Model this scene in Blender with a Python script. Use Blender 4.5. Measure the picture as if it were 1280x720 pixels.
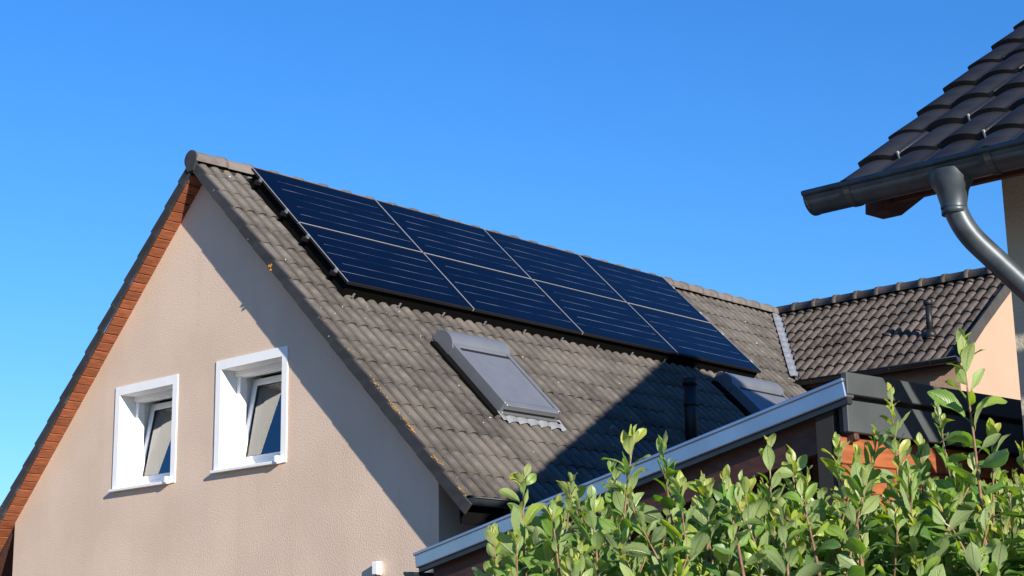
import bpy, bmesh, math, random
import numpy as np
from mathutils import Vector, Matrix, Quaternion
from mathutils.geometry import tessellate_polygon

for o in list(bpy.data.objects):
    bpy.data.objects.remove(o)
scene = bpy.context.scene
rnd = random.Random(7)
R = math.radians
Z0 = 7.28                      # height of the house ridge above the ground; shapes are written with the ridge at z = 0
TZ = Matrix.Translation((0, 0, Z0))

# ------------------------------------------------------------------ camera
FPX = 2070.5
CAM = Vector((14.2639, -10.5089, -5.6814))
yaw, pit, rol = -0.7379, 0.2335, -0.0169
cF = Vector((math.sin(yaw)*math.cos(pit), math.cos(yaw)*math.cos(pit), math.sin(pit)))
r_ = Vector((math.cos(yaw), -math.sin(yaw), 0)); u_ = r_.cross(cF)
cR = math.cos(rol)*r_ + math.sin(rol)*u_
cU = -math.sin(rol)*r_ + math.cos(rol)*u_
cam_d = bpy.data.cameras.new('camera'); cam = bpy.data.objects.new('camera', cam_d)
scene.collection.objects.link(cam); scene.camera = cam
cam_d.sensor_width = 36; cam_d.lens = FPX/1280*36; cam_d.clip_end = 2000; cam_d.clip_start = .05
m = Matrix((cR, cU, -cF)).transposed().to_4x4(); m.translation = CAM
cam.matrix_world = TZ @ m

# ------------------------------------------------------------------ sky, sun, exposure
SUN = Vector((.900, -.286, .329)).normalized()
w = bpy.data.worlds.new('World'); scene.world = w; w.use_nodes = True
nt = w.node_tree
sky = nt.nodes.new('ShaderNodeTexSky'); sky.sky_type = 'NISHITA'; sky.sun_disc = False
sky.sun_elevation = math.asin(SUN.z); sky.sun_rotation = math.atan2(SUN.x, SUN.y)
sky.air_density = 1.5; sky.dust_density = 0.0; sky.ozone_density = 5.0
hs = nt.nodes.new('ShaderNodeHueSaturation'); hs.inputs['Saturation'].default_value = 1.2; hs.inputs['Hue'].default_value = .5
bg = nt.nodes['Background']; bg.inputs['Strength'].default_value = .095
tint = nt.nodes.new('ShaderNodeMix'); tint.data_type = 'RGBA'; tint.blend_type = 'MULTIPLY'; tint.inputs[0].default_value = 1
tint.inputs[7].default_value = (.49, .75, 1.14, 1)            # the deep clean blue of the day, the same all over the sky
nt.links.new(sky.outputs[0], hs.inputs['Color']); nt.links.new(hs.outputs[0], tint.inputs[6]); nt.links.new(tint.outputs[2], bg.inputs['Color'])
sl = bpy.data.lights.new('sun', 'SUN'); sl.energy = 5.0; sl.angle = R(.53); sl.color = (1, .92, .80)
so = bpy.data.objects.new('sun', sl); scene.collection.objects.link(so)
so.rotation_euler = SUN.to_track_quat('Z', 'Y').to_euler(); so.location = (30, -10, 30)
scene.view_settings.view_transform = 'Standard'; scene.view_settings.look = 'None'
scene.view_settings.exposure = 0.85; scene.view_settings.gamma = 1
scene.render.engine = 'CYCLES'

# ------------------------------------------------------------------ helpers
def proj(p):
    d = Vector(p) - CAM; z = d.dot(cF)
    if z < .1: return (-9999, -9999, z)
    return (640 + FPX*d.dot(cR)/z, 360 - FPX*d.dot(cU)/z, z)
def at(u, v, t):
    return CAM + (cF + cR*((u-640)/FPX) + cU*((360-v)/FPX))*t
W = {}
def link(o, parent=None, M=None):
    M = TZ @ (M if M is not None else Matrix())
    scene.collection.objects.link(o)
    o.matrix_basis = M; W[o.name] = M
    if parent is not None:
        o.parent = parent; o.matrix_parent_inverse = W[parent.name].inverted()
    return o
def tag(o, label=None, cat=None, group=None, kind=None):
    if label: o['label'] = label
    if cat: o['category'] = cat
    if group: o['group'] = group
    if kind: o['kind'] = kind
    return o
def empty(name, loc):
    o = bpy.data.objects.new(name, None); o.empty_display_size = .3
    return link(o, None, Matrix.Translation(loc))
def mesh(name, V, F, mat, smooth=False):
    me = bpy.data.meshes.new(name); me.from_pydata([tuple(v) for v in V], [], F)
    me.materials.append(mat)
    if smooth: me.polygons.foreach_set('use_smooth', [True]*len(me.polygons))
    me.update(); return me
def obj(name, V, F, mat, parent=None, smooth=False, M=None):
    return link(bpy.data.objects.new(name, mesh(name, V, F, mat, smooth)), parent, M)
def bm_obj(name, bm, mat, parent=None, M=None, smooth=False):
    me = bpy.data.meshes.new(name); bm.to_mesh(me); bm.free(); me.materials.append(mat)
    if smooth: me.polygons.foreach_set('use_smooth', [True]*len(me.polygons))
    return link(bpy.data.objects.new(name, me), parent, M)
def add_box(bm, M, size, bev=0):
    r = bmesh.ops.create_cube(bm, size=1, matrix=M @ Matrix.Diagonal((*size, 1)))
    if bev:
        vs = set(r['verts']); es = [e for e in bm.edges if e.verts[0] in vs and e.verts[1] in vs]
        bmesh.ops.bevel(bm, geom=es, offset=bev, segments=1, affect='EDGES')
def box(name, lo, hi, mat, parent=None, bev=0, F=None):
    """box between two corners, in the axes of the frame F"""
    lo = Vector(lo); hi = Vector(hi)
    bm = bmesh.new(); add_box(bm, Matrix.Translation((lo+hi)/2), [abs(a) for a in hi-lo], bev)
    if F is not None: bmesh.ops.transform(bm, matrix=F, verts=bm.verts)
    return bm_obj(name, bm, mat, parent)
def frame(origin, up, n):
    up = Vector(up).normalized(); n = Vector(n).normalized(); a = up.cross(n)
    M = Matrix((a, up, n)).transposed().to_4x4(); M.translation = origin; return M
def tube(bm, pts, rad, seg=10, cap=True):
    pts = [Vector(p) for p in pts]; rings = []
    rads = rad if isinstance(rad, (list, tuple)) else [rad]*len(pts)
    ref = None
    for i, p in enumerate(pts):
        d = (pts[min(i+1, len(pts)-1)] - pts[max(i-1, 0)]).normalized()
        if ref is None: ref = d.orthogonal().normalized()
        ref = (ref - d*ref.dot(d)).normalized(); b = d.cross(ref)
        rings.append([bm.verts.new(p + (ref*math.cos(2*math.pi*k/seg) + b*math.sin(2*math.pi*k/seg))*rads[i]) for k in range(seg)])
    for a, b in zip(rings, rings[1:]):
        for k in range(seg): bm.faces.new((a[k], a[(k+1) % seg], b[(k+1) % seg], b[k])).smooth = True
    if cap: bm.faces.new(rings[0][::-1]); bm.faces.new(rings[-1])
def sweep(bm, prof, p0, p1, out, up, closed=False, flip=False):
    """profile (out, up) pulled straight from p0 to p1"""
    p0 = Vector(p0); p1 = Vector(p1); out = Vector(out); up = Vector(up)
    A = [bm.verts.new(p0 + out*a + up*b) for a, b in prof]; B = [bm.verts.new(p1 + out*a + up*b) for a, b in prof]
    n = len(prof)
    for i in range(n if closed else n-1):
        j = (i+1) % n; bm.faces.new((A[i], A[j], B[j], B[i]))
    return A, B

# ------------------------------------------------------------------ materials
def mat(name, col, rough=.7, spec=.5, metal=0, var=0, vscale=3, bump=0, bscale=80, rndv=0, col2=None, coat=0, detail=4, squash=None):
    m = bpy.data.materials.new(name); m.use_nodes = True; t = m.node_tree; N = t.nodes; L = t.links
    p = N['Principled BSDF']
    p.inputs['Base Color'].default_value = (*col, 1); p.inputs['Roughness'].default_value = rough
    p.inputs['Specular IOR Level'].default_value = spec; p.inputs['Metallic'].default_value = metal
    p.inputs['Coat Weight'].default_value = coat
    tc = N.new('ShaderNodeTexCoord'); src = tc.outputs['Object']
    if squash:
        mp = N.new('ShaderNodeMapping'); mp.inputs['Scale'].default_value = squash
        L.new(src, mp.inputs[0]); src = mp.outputs[0]
    c = None
    if var or col2:
        n = N.new('ShaderNodeTexNoise'); n.inputs['Scale'].default_value = vscale; n.inputs['Detail'].default_value = detail
        L.new(src, n.inputs['Vector'])
        rp = N.new('ShaderNodeValToRGB')
        rp.color_ramp.elements[0].position = .35; rp.color_ramp.elements[1].position = .66
        c2 = col2 or tuple(min(1, a*(1+var)) for a in col); c1 = tuple(a*(1-var) for a in col)
        rp.color_ramp.elements[0].color = (*c1, 1); rp.color_ramp.elements[1].color = (*c2, 1)
        L.new(n.outputs[0], rp.inputs[0]); c = rp.outputs[0]
    if rndv:
        oi = N.new('ShaderNodeObjectInfo'); ge = N.new('ShaderNodeNewGeometry')
        ad = N.new('ShaderNodeMath'); ad.operation = 'ADD'; L.new(oi.outputs['Random'], ad.inputs[0]); L.new(ge.outputs['Random Per Island'], ad.inputs[1])
        fr = N.new('ShaderNodeMath'); fr.operation = 'FRACT'; L.new(ad.outputs[0], fr.inputs[0])
        mr = N.new('ShaderNodeMapRange'); mr.inputs[3].default_value = 1-rndv; mr.inputs[4].default_value = 1+rndv
        L.new(fr.outputs[0], mr.inputs[0])
        mx = N.new('ShaderNodeMix'); mx.data_type = 'RGBA'; mx.blend_type = 'MULTIPLY'; mx.inputs[0].default_value = 1
        if c: L.new(c, mx.inputs[6])
        else: mx.inputs[6].default_value = (*col, 1)
        L.new(mr.outputs[0], mx.inputs[7]); c = mx.outputs[2]
    if c: L.new(c, p.inputs['Base Color'])
    if bump:
        b = N.new('ShaderNodeTexNoise'); b.inputs['Scale'].default_value = bscale; b.inputs['Detail'].default_value = 5
        L.new(src, b.inputs['Vector'])
        bp = N.new('ShaderNodeBump'); bp.inputs['Strength'].default_value = bump; bp.inputs['Distance'].default_value = .01
        L.new(b.outputs[0], bp.inputs['Height']); L.new(bp.outputs[0], p.inputs['Normal'])
    return m

def tile_mat(name, col, rough, var, speck, speckcol, rndv, bump=.35, spec=.4, moss=None):
    """weathered roof tile: world-space blotches, per-tile tone, pale specks"""
    m = mat(name, col, rough, spec, var=var, vscale=9, bump=bump, bscale=120, rndv=rndv)
    t = m.node_tree; N = t.nodes; L = t.links; p = N['Principled BSDF']
    src = p.inputs['Base Color'].links[0].from_socket
    ge = N.new('ShaderNodeNewGeometry')
    def layer(src, scale, lo, hi, color, detail=2):
        n = N.new('ShaderNodeTexNoise'); n.inputs['Scale'].default_value = scale; n.inputs['Detail'].default_value = detail
        L.new(ge.outputs['Position'], n.inputs['Vector'])
        mr = N.new('ShaderNodeMapRange'); mr.inputs[1].default_value = lo; mr.inputs[2].default_value = hi; L.new(n.outputs[0], mr.inputs[0])
        mx = N.new('ShaderNodeMix'); mx.data_type = 'RGBA'; L.new(mr.outputs[0], mx.inputs[0]); L.new(src, mx.inputs[6]); mx.inputs[7].default_value = (*color, 1)
        return mx.outputs[2]
    src = layer(src, 1.3, .45, .75, tuple(a*1.6 for a in col), 5)
    if moss: src = layer(src, 14, .62, .75, moss, 4)
    if speck: src = layer(src, 22, speck, speck+.03, speckcol, 1)
    L.new(src, p.inputs['Base Color'])
    return m

M_tile = tile_mat('tile_grey_brown', (.075, .066, .058), .85, .3, .77, (.45, .42, .36), .28, moss=(.075, .066, .042))
M_wtile = tile_mat('tile_dark_brown', (.066, .053, .045), .7, .3, .78, (.3, .27, .22), .25, moss=(.045, .038, .027))
M_lip = tile_mat('verge_grey', (.026, .026, .029), .8, .2, .78, (.35, .33, .3), .12)
M_ntile = tile_mat('tile_anthracite', (.015, .015, .017), .45, .2, 0, (0, 0, 0), .2, bump=.12, spec=.5)
M_ridge = tile_mat('ridge_grey', (.100, .085, .075), .85, .2, .76, (.4, .37, .32), .15)
M_deck = mat('roof_deck', (.03, .026, .022), .9)
M_wall = mat('plaster_taupe', (.625, .48, .372), .95, .2, var=.05, vscale=1.2, bump=.42, bscale=60)
M_peach = mat('plaster_peach', (.40, .265, .19), .95, .2, var=.03, vscale=1.2, bump=.4, bscale=60)
M_wlip = mat('verge_board_grey', (.05, .046, .043), .8, .3, var=.15, vscale=5)
def streaks(m):                                 # faint rain marks and patches in the render
    t = m.node_tree; N = t.nodes; L = t.links; p = N['Principled BSDF']; src = p.inputs['Base Color'].links[0].from_socket
    ge = N.new('ShaderNodeNewGeometry')
    for scl, lo, hi, f in (((5, 5, .35), .52, .8, .955), ((.9, .9, .7), .5, .75, .955), ((30, 30, 30), .63, .72, .92)):
        mp = N.new('ShaderNodeMapping'); mp.inputs['Scale'].default_value = scl; L.new(ge.outputs['Position'], mp.inputs[0])
        n = N.new('ShaderNodeTexNoise'); n.inputs['Scale'].default_value = 1; n.inputs['Detail'].default_value = 4; L.new(mp.outputs[0], n.inputs['Vector'])
        mr = N.new('ShaderNodeMapRange'); mr.inputs[1].default_value = lo; mr.inputs[2].default_value = hi; L.new(n.outputs[0], mr.inputs[0])
        mx = N.new('ShaderNodeMix'); mx.data_type = 'RGBA'; mx.blend_type = 'MULTIPLY'; mx.inputs[7].default_value = (f, f*.985, f*.96, 1)
        L.new(mr.outputs[0], mx.inputs[0]); L.new(src, mx.inputs[6]); src = mx.outputs[2]
    L.new(src, p.inputs['Base Color'])
streaks(M_wall)
M_white = mat('white_paint', (.80, .80, .79), .6, .4, var=.02, vscale=6, bump=.08, bscale=60)
M_pvc = mat('white_plastic', (.80, .80, .80), .35, .5)
M_gasket = mat('black_rubber', (.02, .02, .02), .6)
M_wood = mat('cedar_wood', (.225, .070, .030), .55, .4, var=.3, vscale=5, bump=.2, bscale=60, rndv=.16, squash=(14, 1.2, 14))
M_brown = mat('brown_stained_wood', (.075, .030, .022), .6, .4, var=.25, vscale=5, bump=.2, bscale=50, squash=(1.5, 10, 10))
M_redwood = mat('red_brown_wood', (.10, .035, .025), .6, .4, var=.25, vscale=6, bump=.2, bscale=50)
M_orange = mat('orange_wood', (.25, .075, .024), .6, .4, var=.25, vscale=4, bump=.2, bscale=50, rndv=.1, squash=(10, 1, 10))
M_zinc = mat('zinc_grey', (.046, .060, .074), .42, .5, metal=.25, var=.3, vscale=11, bump=.06, bscale=20)
M_brk = mat('bracket_zinc', (.14, .15, .16), .4, .5, metal=.4, var=.1, vscale=20)
M_dgutter = mat('dark_gutter_metal', (.035, .04, .045), .35, .5, metal=.4, var=.15, vscale=6)
M_trim = mat('trim_metal', (.42, .43, .52), .3, .5, metal=.9, var=.07, vscale=4, bump=.03, bscale=9)
M_anth = mat('anthracite_boards', (.052, .060, .064), .5, .4, var=.12, vscale=5, bump=.08, bscale=40)
M_lead = mat('lead_flashing', (.23, .24, .255), .5, .5, metal=.3, var=.15, vscale=12)
M_alu = mat('aluminium', (.48, .48, .51), .4, .5, metal=.35)
M_matblack = mat('matte_black', (.004, .004, .004), .9, .05)  # flat near-black, also used to paint shade under panels and house eave
M_black = mat('black_plastic', (.010, .010, .011), .5, .35)
M_bmetal = mat('black_metal', (.02, .02, .022), .4, .5, metal=.5)
M_sky = mat('skylight_grey', (.165, .175, .195), .42, .5, metal=.35, var=.05, vscale=5)
M_skyd = mat('skylight_side_grey', (.11, .115, .12), .45, .5, metal=.3)
M_dark = mat('dark_room', (.05, .045, .04), .9)
M_nwall = mat('plaster_cream', (.48, .43, .35), .95, .2, var=.06, vscale=3, bump=.5, bscale=60)
M_grass = mat('gravel', (.22, .18, .145), .95, .2, var=.3, vscale=12, bump=.6, bscale=90)
M_lichen = mat('orange_lichen', (.30, .16, .045), .95, .1, var=.4, vscale=60, bump=.6, bscale=200)
M_stem = mat('stem_bark', (.20, .11, .07), .7, .3, var=.3, vscale=30, bump=.2, bscale=150)
M_cell = mat('solar_cells', (.0008, .0020, .009), .10, .07, var=.15, vscale=1.5)
M_rib = mat('cell_ribbon', (.55, .55, .6), .35, .5, metal=.6)

def ribbon_mat():
    t = M_rib.node_tree; N = t.nodes; L = t.links; p = N['Principled BSDF']
    tc = N.new('ShaderNodeTexCoord'); mp = N.new('ShaderNodeMapping'); mp.inputs['Scale'].default_value = (1.3, .02, 9)
    ge = N.new('ShaderNodeNewGeometry'); L.new(ge.outputs['Position'], mp.inputs[0])
    n = N.new('ShaderNodeTexNoise'); n.inputs['Scale'].default_value = 1.5; n.inputs['Detail'].default_value = 3
    mp.inputs['Scale'].default_value = (6, 1.2, 6)
    L.new(mp.outputs[0], n.inputs['Vector'])
    rp = N.new('ShaderNodeValToRGB'); rp.color_ramp.elements[0].position = .38; rp.color_ramp.elements[1].position = .68
    rp.color_ramp.elements[0].color = (.03, .04, .08, 1); rp.color_ramp.elements[1].color = (.5, .52, .58, 1)
    L.new(n.outputs[0], rp.inputs[0]); L.new(rp.outputs[0], p.inputs['Base Color'])
ribbon_mat()

def glass_mat():
    m = bpy.data.materials.new('window_glass'); m.use_nodes = True; t = m.node_tree; N = t.nodes; L = t.links
    N.remove(N['Principled BSDF']); out = N['Material Output']
    g = N.new('ShaderNodeBsdfGlossy'); g.inputs['Roughness'].default_value = .01
    tr = N.new('ShaderNodeBsdfTransparent'); tr.inputs['Color'].default_value = (.82, .86, .86, 1)
    fr = N.new('ShaderNodeFresnel'); fr.inputs['IOR'].default_value = 1.52
    # double glazing: about twice the reflection of one surface
    mu = N.new('ShaderNodeMath'); mu.operation = 'MULTIPLY'; mu.inputs[1].default_value = 3.2; mu.use_clamp = True
    mx = N.new('ShaderNodeMixShader'); L.new(fr.outputs[0], mu.inputs[0]); L.new(mu.outputs[0], mx.inputs[0])
    L.new(tr.outputs[0], mx.inputs[1]); L.new(g.outputs[0], mx.inputs[2]); L.new(mx.outputs[0], out.inputs['Surface'])
    return m
M_glass = glass_mat()

def leaf_mat():
    m = bpy.data.materials.new('leaf_green'); m.use_nodes = True; t = m.node_tree; N = t.nodes; L = t.links
    p = N['Principled BSDF']; out = N['Material Output']
    uv = N.new('ShaderNodeUVMap'); sp = N.new('ShaderNodeSeparateXYZ'); L.new(uv.outputs[0], sp.inputs[0])
    ab = N.new('ShaderNodeMath'); ab.operation = 'ABSOLUTE'; L.new(sp.outputs['Y'], ab.inputs[0])     # distance from the midrib
    sc = N.new('ShaderNodeMath'); sc.operation = 'MULTIPLY'; sc.inputs[1].default_value = .55; L.new(ab.outputs[0], sc.inputs[0])
    su = N.new('ShaderNodeMath'); su.operation = 'SUBTRACT'; L.new(sp.outputs['X'], su.inputs[0]); L.new(sc.outputs[0], su.inputs[1])
    fq = N.new('ShaderNodeMath'); fq.operation = 'MULTIPLY'; fq.inputs[1].default_value = 8.5*2*math.pi; L.new(su.outputs[0], fq.inputs[0])
    sn = N.new('ShaderNodeMath'); sn.operation = 'COSINE'; L.new(fq.outputs[0], sn.inputs[0])
    ve = N.new('ShaderNodeMapRange'); ve.inputs[1].default_value = .72; ve.inputs[2].default_value = 1.0; L.new(sn.outputs[0], ve.inputs[0])
    mi = N.new('ShaderNodeMapRange'); mi.inputs[1].default_value = .10; mi.inputs[2].default_value = .02; L.new(ab.outputs[0], mi.inputs[0])
    vm = N.new('ShaderNodeMath'); vm.operation = 'MAXIMUM'; L.new(ve.outputs[0], vm.inputs[0]); L.new(mi.outputs[0], vm.inputs[1])
    # tone from the leaf's own attribute: 0 old and dark .. 1 young and yellow green
    at_ = N.new('ShaderNodeAttribute'); at_.attribute_name = 'tone'
    oi = N.new('ShaderNodeObjectInfo'); ad = N.new('ShaderNodeMath'); ad.operation = 'MULTIPLY_ADD'; ad.inputs[1].default_value = .3
    L.new(oi.outputs['Random'], ad.inputs[0]); L.new(at_.outputs['Fac'], ad.inputs[2])
    rp = N.new('ShaderNodeValToRGB'); e = rp.color_ramp.elements
    e[0].position = .05; e[0].color = (.080, .185, .030, 1); e[1].position = 1.0; e[1].color = (.48, .47, .08, 1)
    k = e.new(.45); k.color = (.185, .33, .042, 1); k = e.new(.75); k.color = (.36, .46, .055, 1)
    L.new(ad.outputs[0], rp.inputs[0])
    ge = N.new('ShaderNodeNewGeometry')
    bk = N.new('ShaderNodeMix'); bk.data_type = 'RGBA'; bk.inputs[7].default_value = (.37, .46, .22, 1)
    bf = N.new('ShaderNodeMath'); bf.operation = 'MULTIPLY'; bf.inputs[1].default_value = .7; L.new(ge.outputs['Backfacing'], bf.inputs[0])
    L.new(bf.outputs[0], bk.inputs[0]); L.new(rp.outputs[0], bk.inputs[6])
    vc = N.new('ShaderNodeMix'); vc.data_type = 'RGBA'; vf = N.new('ShaderNodeMath'); vf.operation = 'MULTIPLY'; vf.inputs[1].default_value = .42
    L.new(vm.outputs[0], vf.inputs[0]); L.new(vf.outputs[0], vc.inputs[0]); L.new(bk.outputs[2], vc.inputs[6]); vc.inputs[7].default_value = (.42, .48, .25, 1)
    L.new(vc.outputs[2], p.inputs['Base Color']); p.inputs['Roughness'].default_value = .45; p.inputs['Specular IOR Level'].default_value = .85
    bp = N.new('ShaderNodeBump'); bp.inputs['Strength'].default_value = .9; bp.inputs['Distance'].default_value = .003; bp.invert = True
    L.new(vm.outputs[0], bp.inputs['Height']); L.new(bp.outputs[0], p.inputs['Normal'])
    tl = N.new('ShaderNodeBsdfTranslucent'); hs_ = N.new('ShaderNodeHueSaturation'); hs_.inputs['Value'].default_value = 1.5; hs_.inputs['Saturation'].default_value = 1.15
    L.new(rp.outputs[0], hs_.inputs['Color']); L.new(hs_.outputs[0], tl.inputs['Color'])
    mx = N.new('ShaderNodeMixShader'); mx.inputs[0].default_value = .36
    L.new(p.outputs[0], mx.inputs[1]); L.new(tl.outputs[0], mx.inputs[2]); L.new(mx.outputs[0], out.inputs['Surface'])
    return m
M_leaf = leaf_mat()

# ------------------------------------------------------------------ ground
tag(obj('ground', [(-600, -600, -Z0), (600, -600, -Z0), (600, 600, -Z0), (-600, 600, -Z0)], [(0, 1, 2, 3)], M_grass), 'pale gravel ground spread around the houses', 'ground', kind='structure')

# ------------------------------------------------------------------ roof building blocks
PM = .7816; c, s = math.cos(PM), math.sin(PM); tanM = math.tan(PM)
EAVE = 5.772; EW = 19*.3395; YW = .20; YEND = 15.0
def tile_mesh(name, wd, ln, prof, mt, nx=12, drop=.024, thick=.018, lip=None, sag=0, xs=None):
    V = []; F = []
    xs = [wd*t for t in xs] if xs else [wd*i/nx for i in range(nx+1)]
    nx = len(xs)-1
    for x in xs:
        z = prof(x/wd); b = -sag*math.sin(math.pi*x/wd)
        V += [(x, b+.004, z-thick), (x, b, z), (x, ln, z-drop)]
    for i in range(nx):
        a = 3*i; b = a+3
        F += [(a, b, b+1, a+1), (a+1, b+1, b+2, a+2)]
    F += [(0, 1, 2), (3*nx+2, 3*nx+1, 3*nx)]
    me = mesh(name, V, F, mt)
    steep = [abs(prof(xs[i]/wd)-prof(xs[i+1]/wd)) > .9*(xs[i+1]-xs[i]) for i in range(nx)]
    me.polygons.foreach_set('use_smooth', [i < 2*nx and i % 2 == 1 and not steep[i//2] for i in range(len(F))]); return me
RQ = (-.5, -.40, -.37, -.30, -.16, 0, .16, .30, .37, .40)
XS2 = [0] + [(.5+q)/2 + k*.5 for k in range(2) for q in RQ if not (k == 0 and q == -.5)] + [1.0]
def roll2(t):                                   # two round rolls with narrow flat troughs over one tile; crest at 0
    q = (2*t) % 1.0 - .5; R_ = .40
    return -.060 + (.060*(1-(abs(q)/R_)**3.0)**.5 if abs(q) < R_-1e-6 else 0)
def roll1(t):
    return -.05*(1-math.sin(math.pi*t)**.7)
def flat_s(t):                                  # one broad convex lobe, then a narrow dip with the side lap
    return -.026 + .026*math.sin(math.pi*min(1, max(0, (t+.05)/.91)))**.75 + (.010*math.sin(math.pi*(t-.86)/.14) if t > .86 else 0)
_tmp = []
def lay(parent, Fm, spots, mesh_for, visible, stuff_name, mt, name='tile', limit=300, jit=1.0):
    """spots: (a, S, key).  The tiles that show largest become parts, the rest one joined part"""
    cand = []
    for sp in spots:
        a, S, key = sp
        Mt = Fm @ Matrix.Translation((a, -S, rnd.uniform(-.002, .003)*jit)) @ Matrix.Rotation(rnd.uniform(-.004, .004)*jit, 4, 'Z') @ Matrix.Rotation(rnd.uniform(-.006, .006)*jit, 4, 'X')
        u, v, z = proj(Mt @ Vector((.15, .1, 0)))
        vis = z > 0 and -30 < u < 1310 and -30 < v < 750 and visible(a, S, u, v)
        cand.append((z if vis else 1e9, Mt, key))
    cand.sort(key=lambda t: t[0])
    V = []; F = []; tp = []
    for i, (z, Mt, key) in enumerate(cand):
        me = mesh_for(key)
        if z < 1e8 and i < limit:
            link(bpy.data.objects.new(name, me), parent, Mt)
        else:
            n = len(V); V += [Mt @ v.co for v in me.vertices]; F += [tuple(n+k for k in p.vertices) for p in me.polygons]
    if V:
        tag(obj(stuff_name, V, F, mt, parent), kind='stuff')
def ridge_mesh(name, L, r0, r1, mt, seg=12):
    V = []; F = []
    for k in range(seg+1):
        a = R(-12) + (math.pi+R(24))*k/seg
        ca, sa = math.cos(a), math.sin(a)
        V += [(r0*ca, 0, r0*sa), ((r0-.016)*ca, .002, (r0-.016)*sa), (r0*ca, .07, r0*sa), (r1*ca, .085, r1*sa), (r1*ca, L, r1*sa)]
    for k in range(seg):
        a = 5*k; b = a+5
        F += [(a, a+1, b+1, b), (a, b, b+2, a+2), (a+2, b+2, b+3, a+3), (a+3, b+3, b+4, a+4)]
    me = mesh(name, V, F, mt, True); return me
def gutter(name, parent, p0, p1, out, r, mt, cap0=True, cap1=True, brackets=(), bead=.009):
    """half-round gutter: out = horizontal direction away from the wall"""
    p0 = Vector(p0); p1 = Vector(p1); out = Vector(out); up = Vector((0, 0, 1)); d = (p1-p0).normalized()
    bm = bmesh.new()
    prof = [(math.cos(a)*r, math.sin(a)*r) for a in [math.pi + math.pi*k/14 for k in range(15)]]
    inn = [(x*(1-.02/r*.15), y*(1-.02/r*.15)) for x, y in prof[::-1]]
    A, B = sweep(bm, prof + inn, p0, p1, out, up, closed=True)
    for f in bm.faces: f.smooth = True
    g = bm_obj(name, bm, mt, parent)
    bm = bmesh.new(); tube(bm, [p0 + out*(r+bead*.4) - d*.002, p1 + out*(r+bead*.4) + d*.002], bead, 10); bm_obj('gutter_bead', bm, mt, g, smooth=False)
    for flag, q, sg in ((cap0, p0, -1), (cap1, p1, 1)):
        if not flag: continue
        bm = bmesh.new(); vs = [bm.verts.new(q + d*sg*.004 + out*x*1.03 + up*y*1.03) for x, y in prof]; bm.faces.new(vs)
        r_ = bmesh.ops.extrude_face_region(bm, geom=bm.faces[:]); bmesh.ops.translate(bm, vec=-d*sg*.012, verts=[v for v in r_['geom'] if isinstance(v, bmesh.types.BMVert)])
        bm_obj('end_cap', bm, mt, g)
    for t in brackets:
        bm = bmesh.new(); q = p0 + d*t
        pr = [(math.cos(a)*(r+.004), math.sin(a)*(r+.004)) for a in [math.pi + math.pi*k/12 for k in range(13)]] + [(r+.016, .012), (r-.03, .018)]
        A, B = sweep(bm, pr, q - d*.014, q + d*.014, out, up)
        bmesh.ops.solidify(bm, geom=bm.faces[:], thickness=.004)
        bm_obj('gutter_bracket', bm, M_brk, g)
    return g

# ------------------------------------------------------------------ the house
house = empty('house', (0, 6, -Z0))
tag(house, 'taupe rendered gabled house with grey brown tiled roof and two white windows', 'house')
def zsoff(x): return -abs(x)*tanM - .14
WX = 3.58
WIN = [(-1.575, -.412, -3.535, -2.352), (.262, 1.434, -3.50, -2.308)]
TW = .085                                                   # painted band round each window
ops = [(x0+TW, x1-TW, z0+.035, z1-.10) for x0, x1, z0, z1 in WIN]
outer = [(-WX, YW, -Z0), (WX, YW, -Z0), (WX, YW, zsoff(WX)), (0, YW, zsoff(0)), (-WX, YW, zsoff(-WX))]
holes = [[(a, YW, d), (b, YW, d), (b, YW, e), (a, YW, e)] for a, b, d, e in ops]
loops = [[Vector(p) for p in outer]] + [[Vector(p) for p in h[::-1]] for h in holes]
V = [p for l in loops for p in l]
F = [tuple(t) for t in tessellate_polygon(loops)]
obj('gable_wall', V, F, M_wall, house)
# the other three walls
obj('side_wall', [(WX, YW, -Z0), (WX, YEND, -Z0), (WX, YEND, zsoff(WX)), (WX, YW, zsoff(WX))], [(0, 1, 2, 3)], M_wall, house)
obj('side_wall', [(-WX, YW, -Z0), (-WX, YEND, -Z0), (-WX, YEND, zsoff(WX)), (-WX, YW, zsoff(WX))], [(3, 2, 1, 0)], M_wall, house)
obj('rear_wall', [(-WX, YEND, -Z0), (WX, YEND, -Z0), (WX, YEND, zsoff(WX)), (0, YEND, zsoff(0)), (-WX, YEND, zsoff(WX))], [(4, 3, 2, 1, 0)], M_wall, house)
obj('attic_floor', [(-WX, YW, -4.2), (WX, YW, -4.2), (WX, YEND, -4.2), (-WX, YEND, -4.2)], [(0, 1, 2, 3)], M_dark, house)

FR = frame((0, 0, 0), (-c, 0, s), (s, 0, c))               # east slope: across +y, up the slope, outward
FL = frame((0, YEND, 0), (c, 0, s), (-s, 0, c))            # west slope
roof = box('roof', (.24, -EAVE+.05, -.135), (YEND-.02, -.02, -.075), M_deck, house, F=FR)
box('roof_deck', (.02, -EW+.05, -.135), (YEND-.24, -.02, -.075), M_deck, roof, F=FL)
TWD, TC = .3265, .3395
m_tile = tile_mesh('tile', TWD, TC+.05, roll2, M_tile, xs=XS2, drop=.014, thick=.014)
m_vtile = m_tile
m_lip = None
NC = int(YEND/TWD); NR = 17; NRW = 19
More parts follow.
